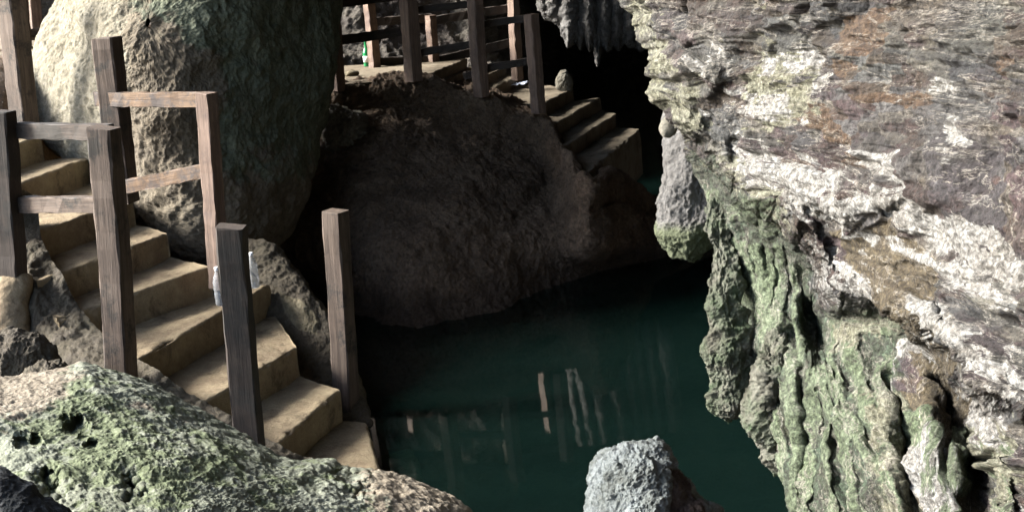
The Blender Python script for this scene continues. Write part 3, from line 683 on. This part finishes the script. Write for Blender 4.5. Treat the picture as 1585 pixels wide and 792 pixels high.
# ------------------------------------------------------------------ stairs
def step_mesh(name, L0, R0_, L1, R1_, z, drop, mat, parent, seed=0, n=60, chip=1.0):
    """one step: nosing L0-R0_ (front), back line L1-R1_, top at z"""
    L0, R0_, L1, R1_ = [np.array(v[:2], float) for v in (L0, R0_, L1, R1_)]
    prof = [(1, -drop), (1, -drop * .7), (1, -drop * .45), (1, -.06)] + [(1, 'r%d' % k) for k in range(6)]
    back = [(k / 12, 0) for k in range(11, -1, -1)]
    s = np.linspace(0, 1, n)
    G = []
    fl = R0_ - L0; fl /= np.linalg.norm(fl); out = np.array([fl[1], -fl[0]])
    rr = .022
    ring = [(rr * math.cos(q), rr * math.sin(q)) for q in np.linspace(0, math.pi / 2, 6)]
    for t in s:
        f = L0 + (R0_ - L0) * t; b = L1 + (R1_ - L1) * t
        row = []
        bo = b - f; bl = np.linalg.norm(bo); bo /= bl
        row.append([*b, z - drop])
        for k in (1, .8, .6, .4, .2): row.append([*f, z - rr - (drop - rr) * k])
        for cx, cz in ring: row.append([*(f + bo * (rr - cx)), z - rr + cz])
        for k in np.linspace(rr, bl, 14)[1:]: row.append([*(f + bo * k), z])
        row.append([*b, z - drop])
        G.append(row)
    G = np.array(G)
    N = grid_normals(G); 
    nose = np.exp(-((np.arange(G.shape[1]) - 9) / 2.2) ** 2)
    p = G.reshape(-1, 3)
    d = .010 * fbm(p * 5, 3, seed) + .004 * fbm(p * 25, 2, seed + 1)
    ch = np.clip(fbm(p * np.array([7, 7, 7]), 3, seed + 2) - .28, 0, 1).reshape(G.shape[:2]) * nose[None] * .06 * chip
    ctr = G.mean((0, 1)); 
    if (N * (G - ctr)).sum(-1).mean() < 0: N = -N
    G = G + N * (d.reshape(G.shape[:2]) - ch)[..., None]
    nv, nu = G.shape[:2]
    verts = G.reshape(-1, 3).tolist()
    faces = [(i * nu + j, i * nu + j + 1, (i + 1) * nu + j + 1, (i + 1) * nu + j) for i in range(nv - 1) for j in range(nu - 1)]
    faces += [tuple(range(nu - 1)), tuple((nv - 1) * nu + k for k in range(nu - 2, -1, -1))]
    return poly_mesh(name, verts, [f[::-1] for f in faces], mat, parent, smooth=True)

near = thing('concrete_staircase', (-2, 8, 0), 'rough concrete steps curving down past the boulder into the dark pool', 'staircase')
STEPS = [((16, 289), (140, 243), 1.36), ((26, 368), (205, 307), 1.18), ((57, 436), (259, 360), 1.0), ((90, 493), (324, 412), .83),
         ((184, 572), (417, 440), .64), ((286, 640), (459, 537), .45), ((405, 706), (526, 603), .27), ((589, 730), (569, 654), .09), ((680, 800), (640, 690), -.12)]
pts = [(atz(*l, z), atz(*r, z), z) for l, r, z in STEPS]
for k in range(3):                               # the flight goes on up out of the picture
    l, r, z = pts[0]; v = np.array([-.34, .04, .18]); pts.insert(0, (l + v, r + v, z + .18))
for i in range(1, len(pts)):
    (l1, r1, z1), (l0, r0, z0) = pts[i - 1], pts[i]
    def ext(l, r, l1, r1):                       # run the tread a little under the step above
        return l1 + (l1 - l) * .12, r1 + (r1 - r) * .12
    bl, br = ext(l0, r0, l1, r1)
    step_mesh('step', l0, r0, bl, br, z0, (z0 - pts[i + 1][2] if i + 1 < len(pts) else .2) + .25, M_conc, near, seed=100 + i, chip=1.0)

def near_flank():
    # rough mortar slope holding the left ends of the steps
    base = [(-30, 300), (16, 320), (26, 395), (57, 455), (90, 510), (184, 588), (286, 655), (405, 720), (500, 760)]
    zz = [1.45, 1.3, 1.1, .93, .77, .58, .4, .22, .05]
    rows = []
    for (x, y), z in zip(base, zz):
        p = atz(x, y, z)
        rows.append([p + np.array([.12, .12, .03]), p, p + np.array([-.03, -.05, -.05]), p + np.array([-.06, -.12, -.3]), p + np.array([-.1, -.25, -.8]), p + np.array([-.1, -.35, -1.4])])
    R = np.array([catmull(r, 90) for r in rows]); G = catmull_at(R, np.arange(len(R), dtype=float), np.linspace(0, len(R) - 1, 260))
    N = grid_normals(G); s = (N * (CAM - G)).sum(-1).mean() > 0
    if not s: N = -N
    G = rough(G, N, seed=31, amp=.7, coarse=.5, ridge=1.3)
    return grid_mesh('side_slope', G, M_cheek, flip=not s, parent=near)  # dark rock colour in place of concrete stands in for shade here
near_flank()

tag(rock_polar('rock_ledge', [(372, 372), (405, 368), (432, 388), (470, 432), (505, 480), (535, 535), (552, 600), (572, 650), (590, 720), (500, 760), (420, 700), (330, 560), (330, 440)],
               (450, 540), TPS([(380, 390, 9.3), (440, 400, 9.2), (540, 560, 8.7), (575, 660, 8.2), (440, 540, 8.9), (500, 740, 8.2), (350, 500, 9.2)]), .12, .6, M_cheek, n_t=420, n_r=260, seed=41, amp=.55, pit=.01,
               zones={'pale': lambda x, y: .95 * poly_mask(x, y, [(432, 452), (462, 462), (495, 490), (490, 518), (462, 512), (440, 485)], 9)}),  # patch of sunlight painted into the rock colour
    'brown rock ledge with one sunlit patch painted pale between the steps and the water', 'rock ledge')

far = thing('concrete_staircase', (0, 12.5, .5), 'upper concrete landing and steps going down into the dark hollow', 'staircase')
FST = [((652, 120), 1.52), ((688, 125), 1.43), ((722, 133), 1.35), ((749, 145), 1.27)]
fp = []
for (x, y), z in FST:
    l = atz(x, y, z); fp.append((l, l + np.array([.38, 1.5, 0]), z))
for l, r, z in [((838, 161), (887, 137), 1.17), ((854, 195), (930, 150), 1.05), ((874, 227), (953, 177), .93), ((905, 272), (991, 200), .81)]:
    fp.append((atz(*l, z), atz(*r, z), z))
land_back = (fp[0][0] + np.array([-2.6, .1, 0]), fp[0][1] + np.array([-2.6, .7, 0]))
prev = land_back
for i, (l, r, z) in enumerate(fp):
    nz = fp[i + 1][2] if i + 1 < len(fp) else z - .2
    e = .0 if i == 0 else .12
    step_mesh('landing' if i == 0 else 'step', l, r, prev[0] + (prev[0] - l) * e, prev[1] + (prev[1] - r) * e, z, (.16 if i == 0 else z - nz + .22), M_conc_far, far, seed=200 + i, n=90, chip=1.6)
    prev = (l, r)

# ------------------------------------------------------------------ timber
def beam(name, p0, p1, w, d, face, mat, parent=None, seed=0, rag=.004, n=14, taper=1.0, cap=0.0):
    """sawn timber from p0 to p1, w across and d deep; face is the direction its wide side looks along"""
    p0, p1 = Vector([float(v) for v in p0]), Vector([float(v) for v in p1])
    ax = (p1 - p0); L = ax.length; ax.normalize()
    f = Vector(face); f = (f - ax * f.dot(ax)).normalized(); s = f.cross(ax)
    rng = random.Random(seed)
    c = min(w, d) * .06
    prof = [(w/2 - c, -d/2), (w/2, -d/2 + c), (w/2, d/2 - c), (w/2 - c, d/2), (-w/2 + c, d/2), (-w/2, d/2 - c), (-w/2, -d/2 + c), (-w/2 + c, -d/2)]
    zs = [0, .004] + [L * (k + 1) / (n + 1) for k in range(n)] + [L - .006, L]
    V = []; F = []
    bx, by = rng.uniform(-1, 1) * .006 * L, rng.uniform(-1, 1) * .006 * L
    for i, z in enumerate(zs):
        t = z / L; k = (.985 if i in (0, len(zs) - 1) else 1) * (1 + (taper - 1) * t)
        ox, oy = bx * math.sin(t * 3.14), by * math.sin(t * 3.14)
        tilt = cap if i == len(zs) - 1 else 0
        for (x, y) in prof:
            V.append((x * k + ox + rng.uniform(-rag, rag), y * k + oy + rng.uniform(-rag, rag), z + tilt * x))
    m = len(prof)
    for i in range(len(zs) - 1):
        for j in range(m):
            F.append((i * m + j, i * m + (j + 1) % m, (i + 1) * m + (j + 1) % m, (i + 1) * m + j))
    F.append(tuple(range(m))[::-1]); F.append(tuple((len(zs) - 1) * m + k for k in range(m)))
    me = bpy.data.meshes.new(name); me.from_pydata(V, [], F); me.update(); me.materials.append(mat)
    o = bpy.data.objects.new(name, me); C.objects.link(o)
    M = Matrix((( s.x, -f.x, ax.x, p0.x), (s.y, -f.y, ax.y, p0.y), (s.z, -f.z, ax.z, p0.z), (0, 0, 0, 1)))
    if parent: o.parent = parent; o.matrix_local = Matrix.Translation(parent.location).inverted() @ M
    else: o.matrix_world = M
    return o
def post_pts(bx, by, d, tx, ty):
    H = (by - ty) / FPX * d
    return at(bx, by, d), at(tx, ty, d - .224 * H)
def post(name, b, d, t, w, face, mat, parent=None, seed=0, sink=.12, **kw):
    p0, p1 = post_pts(*b, d, *t); ax = (p1 - p0) / np.linalg.norm(p1 - p0)
    return beam(name, p0 - ax * sink, p1, w, w, face, mat, parent, seed, **kw)
def rail(a, da, b, db, w, d, face, mat, parent, seed=0):
    return beam('rail', at(*a, da), at(*b, db), w, d, face, mat, parent, seed)
FACE = (-.28, -.96, 0)

r1 = thing('wooden_railing', atz(185, 548, .68), 'dark timber railing on the near side of the steps by the mossy rock', 'railing')
post('post', (186, 552), 7.35, (160, 197), .125, FACE, M_wood, r1, 1, cap=.1)
post('post', (22, 440), 7.95, (3, 172), .115, FACE, M_wood_dark, r1, 2)
rail((-30, 199), 8.0, (172, 205), 7.36, .085, .05, FACE, M_wood_dark, r1, 3)
rail((-10, 315), 8.02, (170, 316), 7.45, .085, .05, FACE, M_wood, r1, 4)
for x, y, d_ in ((158, 204, 7.28), (165, 208, 7.28), (160, 316, 7.29), (12, 202, 7.86)):
    q = at(x, y, d_); beam('bolt', q, q + np.array([-.006, -.02, 0]), .018, .018, (0, 0, 1), M_dark, r1, 9, rag=0, n=1)
f1 = rock_tube('footing', [(20, 425, 7.95, 5), (20, 432, 7.95, 22), (17, 470, 7.9, 24), (16, 520, 7.85, 26), (15, 580, 7.8, 26)], M_conc, seed=51, n_t=60, n_r=70, amp=.35, parent=r1)

r2 = thing('wooden_railing', at(190, 280, 9.3), 'timber railing with orange brown rails between the steps and the boulder', 'railing')
post('post', (190, 285), 9.3, (165, 58), .145, FACE, M_wood, r2, 5, cap=-.05)
post('post', (338, 415), 8.6, (319, 144), .095, (-.5, -.86, 0), M_wood_pink, r2, 6)
rail((150, 153), 9.22, (333, 154), 8.55, .09, .045, FACE, M_wood_rail, r2, 7)
rail((176, 292), 9.2, (331, 261), 8.5, .085, .04, FACE, M_wood_rail, r2, 8)
for (x, y, d_) in ((318, 262, 8.47), (324, 267, 8.47), (160, 150, 9.16), (165, 157, 9.16), (325, 150, 8.53)):
    q = at(x, y, d_); bm = beam('bolt', q, q + np.array([-.012, -.024, 0]), .02, .02, (0, 0, 1), M_dark, r2, 9, rag=0, n=1)

b = post('wooden_post', (388, 700), 6.75, (357, 350), .122, (-.05, -1, 0), M_wood_dark, None, 10, cap=.12)
tag(b, 'lone dark square post rising behind the mossy foreground rock', 'post')
b = post('wooden_post', (538, 655), 8.35, (519, 326), .115, (-.45, -.9, 0), M_wood, None, 11, cap=.05, sink=.6)
tag(b, 'lone square post standing in the water beside the lowest step', 'post')
b = post('wooden_post', (38, 195), 10.2, (10, -60), .15, (-.5, -.86, 0), M_wood, None, 12)
tag(b, 'tall thick post left of the boulder, cut off by the frame top', 'post')

r3 = thing('wooden_railing', at(38, 78, 12.8), 'short timber railing on the sandy path behind the boulder', 'railing')
post('post', (34, 78), 12.8, (24, -40), .15, (.1, -1, 0), M_wood, r3, 13)
post('post', (56, 60), 13.6, (46, -40), .11, (-.7, -.7, 0), M_wood_pink, r3, 14)
rail((30, 56), 12.8, (110, 44), 13.6, .1, .05, FACE, M_wood, r3, 15)
structure(sheet('path', -7.5, -4.0, 10.4, 17, lambda x, y: 1.98 + .03 * (y - 12), M_conc_far, n=60, seed=33, amp=.3))

r4 = thing('wooden_railing', at(638, 118, 12.1), 'front timber railing along the pool edge of the upper landing and steps', 'railing')
for k, (bx_, by_, d_, tx, ty, w) in enumerate([(524, 132, 12.15, 512, -60, .085), (640, 117, 12.1, 627, -50, .115), (745, 141, 12.05, 735, -2, .10), (833, 166, 12.05, 822, 22, .095)]):
    post('post', (bx_, by_), d_, (tx, ty), w, (-.72, -.69, 0), M_wood_pink, r4, 20 + k, sink=.05)
RF = (.1, -1, 0)
for k, (a_, b_, da, db, w) in enumerate([((508, 7), (634, -9), 12.2, 12.12, .08), ((522, 63), (634, 46), 12.2, 12.12, .078), ((636, 16), (741, 5), 12.16, 12.1, .06), ((640, 83), (741, 67), 12.16, 12.1, .06),
                                         ((740, 39), (826, 27), 12.1, 12.1, .06), ((742, 107), (826, 94), 12.1, 12.1, .06), ((718, 118), (748, 110), 12.16, 12.12, .06)]):
    rail(a_, da, b_, db, w, .04, RF, M_wood_dark, r4, 30 + k)
r5 = thing('wooden_railing', at(672, 118, 13.6), 'rear timber railing along the rock side of the upper landing', 'railing')
for k, (bx_, by_, d_, tx, ty, w) in enumerate([(580, 102, 13.5, 571, 4, .085), (674, 119, 13.6, 666, 24, .08), (801, 116, 13.6, 793, -40, .085)]):
    post('post', (bx_, by_), d_, (tx, ty), w, (-.75, -.66, 0), M_wood_pink, r5, 40 + k, sink=.05)
for k, (a_, b_, da, db, w) in enumerate([((578, 34), (668, 28), 13.55, 13.6, .08), ((580, 96), (672, 92), 13.55, 13.6, .075), ((672, 32), (800, 12), 13.6, 13.6, .08), ((676, 95), (803, 63), 13.6, 13.6, .08)]):
    rail(a_, da, b_, db, w, .04, RF, M_wood_dark, r5, 50 + k)

# ------------------------------------------------------------------ foreground rocks
def moss_fore(x, y):
    return np.clip(.6 * np.exp(-(((x - 120) / 60) ** 2 + ((y - 650) / 70) ** 2)) + .45 * np.exp(-(((x - 240) / 130) ** 2 + ((y - 730) / 60) ** 2)) + .28, 0, .8)
def fore_hollow(x, y):
    r = 0
    q = np.stack([x / 22, y / 22, 0 * x], -1).reshape(-1, 3)
    x = x + 14 * fbm(q, 3, 301, .6).reshape(x.shape); y = y + 14 * fbm(q, 3, 305, .6).reshape(x.shape)
    for (cx_, cy_, rx, ry, a_) in [(118, 653, 15, 12, .09), (205, 757, 13, 17, .1), (75, 752, 18, 26, .08), (42, 680, 14, 10, .06), (545, 738, 34, 11, .08), (560, 760, 20, 8, .05), (140, 690, 10, 6, .04)]:
        r = r + a_ * np.exp(-(((x - cx_) / rx) ** 2 + ((y - cy_) / ry) ** 2) ** 1.5)
    return r
tag(rock_polar('rock', [(-120, 600), (-60, 592), (0, 592), (50, 584), (95, 578), (128, 565), (150, 574), (200, 584), (240, 600), (285, 627), (330, 652), (365, 672), (402, 690), (432, 710), (470, 715), (515, 712), (528, 724), (560, 728), (605, 733), (650, 748), (695, 766), (730, 790), (740, 840), (700, 960), (400, 1010), (0, 1010), (-140, 900), (-150, 700)],
               (280, 830), TPS([(-100, 600, 4.9), (130, 570, 5.0), (300, 640, 5.0), (520, 720, 4.9), (720, 780, 4.8), (300, 800, 4.4), (0, 800, 4.3), (600, 900, 4.5), (200, 1000, 4.2)]), .42, .35, M_fore, n_t=1000, n_r=560, seed=61,
               zones={'moss': moss_fore, 'tan': lambda x, y: np.clip(.7 * (1 - sst(x, 40, 160)) * (1 - sst(y, 620, 700)) + .65 * sst(x, 500, 620) + .25 * np.exp(-((y - 600 - .3 * (x - 200)) / 60) ** 2), 0, 1)},
               hollow=fore_hollow, amp=.36, f=1.5, ridge=1.1, fine=1.6, pit=.014, pit_scale=10, share=.4),
    'large pitted foreground rock patched with bright green moss below the steps', 'rock')
tag(rock_polar('rock', [(906, 800), (910, 770), (912, 745), (920, 715), (940, 695), (965, 690), (985, 684), (1005, 682), (1025, 684), (1040, 700), (1050, 725), (1070, 750), (1080, 778), (1110, 790), (1120, 880), (1020, 960), (910, 900)],
               (1000, 800), TPS([(980, 690, 4.5), (910, 800, 4.5), (1110, 800, 4.5), (1000, 900, 4.2)]), .22, .25, M_small, n_t=560, n_r=320, seed=67, amp=.5, f=1.6, ridge=1.6, fine=1.8, pit=.022, pit_scale=9,
               zones={'tan': lambda x, y: .95 * poly_mask(x, y, [(1035, 722), (1060, 735), (1080, 800), (1090, 900), (1010, 900), (1040, 790)], 8) + .35 * sst(y, 740, 800)}),
    'small blue grey rock tip at the bottom edge in front of the water', 'rock')
tag(rock_polar('rock', [(-80, 715), (0, 727), (22, 738), (48, 752), (62, 775), (100, 788), (130, 830), (60, 900), (-80, 880)], (0, 810), TPS([(0, 730, 3.75), (100, 790, 3.75), (-80, 800, 3.7), (50, 880, 3.6)]), .12, .2, M_dark, n_t=300, n_r=180, seed=71, amp=.3, f=1.5, ridge=2),
    'dark grey jagged rock in the bottom corner under the mossy rock', 'rock')
for i, (x, y, r, d_, lab) in enumerate([(30, 560, 52, 7.0, 'brown rubble rock at the foot of the railing footing, half shaded'), (78, 590, 34, 6.6, 'smaller brown rubble stone tucked behind the mossy rock')]):
    th = np.linspace(0, 2 * np.pi, 14, endpoint=False)
    tag(rock_polar('rubble_rock', [(x + r * math.cos(q) * 1.1, y + r * .75 * math.sin(q)) for q in th], (x, y), d_, .18, .3, M_cheek, n_t=200, n_r=120, seed=75 + i, amp=.9, zones={'pale': lambda x, y: .3 + 0 * x}), lab, 'rock')
tag(rock_polar('rock', [(862, 138), (860, 122), (868, 110), (876, 108), (882, 118), (886, 130), (884, 140), (874, 142)], (873, 126), 13.4, .08, .1, M_pale, n_t=100, n_r=60, seed=81, amp=.5, f=2), 'little pale rock sitting at the top of the steps into the hollow', 'rock')

for i, (x, y, z, r, lab) in enumerate([(610, 118, 1.52, .04, 'stone chip at the edge of the upper landing'), (545, 118, 1.52, .05, 'loose stone lying on the upper landing behind its corner post')]):
    q = atz(x, y, z); th = np.linspace(0, 2 * np.pi, 20, endpoint=False); ph = np.linspace(.05, np.pi - .05, 12)
    G = np.stack([q[0] + r * 1.3 * np.sin(ph)[:, None] * np.cos(th), q[1] + r * np.sin(ph)[:, None] * np.sin(th), q[2] + r * .5 + r * .7 * np.cos(ph)[:, None] + 0 * th], -1)
    G = G + (G - G.mean((0, 1))) * (.5 * fbm(G.reshape(-1, 3) * 14, 2, 400 + i)).reshape(G.shape[:2])[..., None]
    tag(grid_mesh('stone', G, M_cheek, wrap=True, flip=True, attrs={'pale': np.full(G.shape[:2], .6)}), lab, 'stone')

# ------------------------------------------------------------------ bottles and litter
def lathe(name, prof, mat, parent=None, loc=(0, 0, 0), n=28):
    V = []; F = []
    for r, z in prof:
        for k in range(n):
            q = 2 * math.pi * k / n; V.append((loc[0] + r * math.cos(q), loc[1] + r * math.sin(q), loc[2] + z))
    for i in range(len(prof) - 1):
        for k in range(n): F.append((i * n + k, i * n + (k + 1) % n, (i + 1) * n + (k + 1) % n, (i + 1) * n + k))
    F.append(tuple(range(n))[::-1]); F.append(tuple((len(prof) - 1) * n + k for k in range(n)))
    return poly_mesh(name, V, F, mat, parent, True)
M_pet = plain('clear_plastic', (.8, .83, .86), .08); bm_ = M_pet.node_tree.nodes['Principled BSDF']
bm_.inputs['Transmission Weight'].default_value = .82; bm_.inputs['IOR'].default_value = 1.12
M_cap = plain('white_plastic', (.7, .72, .75), .45)
M_glass = plain('green_glass', (.03, .34, .12), .08); M_glass.node_tree.nodes['Principled BSDF'].inputs['Transmission Weight'].default_value = .5
M_label = plain('paper', (.6, .62, .58), .7)
M_bag = plain('grey_plastic', (.45, .5, .6), .35)
def pet(px, py, z, h, label):
    p = atz(px, py, z); s = h / .23
    t = thing('plastic_bottle', p, label, 'bottle', 'clear plastic bottles on the steps')
    pr = [(.024, 0), (.031, .006), (.033, .02), (.031, .035), (.033, .05), (.033, .075), (.030, .085), (.033, .095), (.033, .135), (.031, .15), (.024, .175), (.014, .195), (.0125, .205), (.0125, .212)]
    lathe('body', [(r * s, z_ * s) for r, z_ in pr], M_pet, t, p)
    lathe('cap', [(.0145 * s, .209 * s), (.015 * s, .212 * s), (.015 * s, .228 * s), (.013 * s, .23 * s)], M_cap, t, p)
    return t
pet(343, 472, .66, .235, 'clear plastic bottle half hidden on the left of the lone dark post')
pet(395, 445, .66, .225, 'clear plastic bottle on the step just right of the lone dark post')
p = atz(571, 101, 1.53) + np.array([0, -.12, 0])
g = thing('glass_bottle', p, 'green glass bottle standing on the upper landing by the rear railing', 'bottle')
lathe('body', [(.034, 0), (.037, .006), (.037, .12), (.034, .14), (.02, .165), (.014, .18), (.0135, .235), (.015, .24), (.014, .245)], M_glass, g, p)
lathe('label', [(.0378, .04), (.0378, .10)], M_label, g, p)
def wrapper():
    p = atz(800, 134, 1.19); n = 40
    X, Y = np.meshgrid(np.linspace(-.1, .1, n), np.linspace(-.07, .07, n))
    q = np.stack([X, Y, 0 * X], -1).reshape(-1, 3)
    Z = .018 + .025 * np.abs(fbm(q * 14, 3, 5)).reshape(X.shape) + .012 * np.abs(fbm(q * 40, 2, 8)).reshape(X.shape)
    G = np.stack([p[0] + X + .3 * Y, p[1] + Y, p[2] + Z], -1)
    o = grid_mesh('plastic_bag', G, M_bag); m = o.modifiers.new('t', 'SOLIDIFY'); m.thickness = .002
    tag(o, 'crumpled pale plastic bag lying on the upper concrete landing', 'bag')
wrapper()
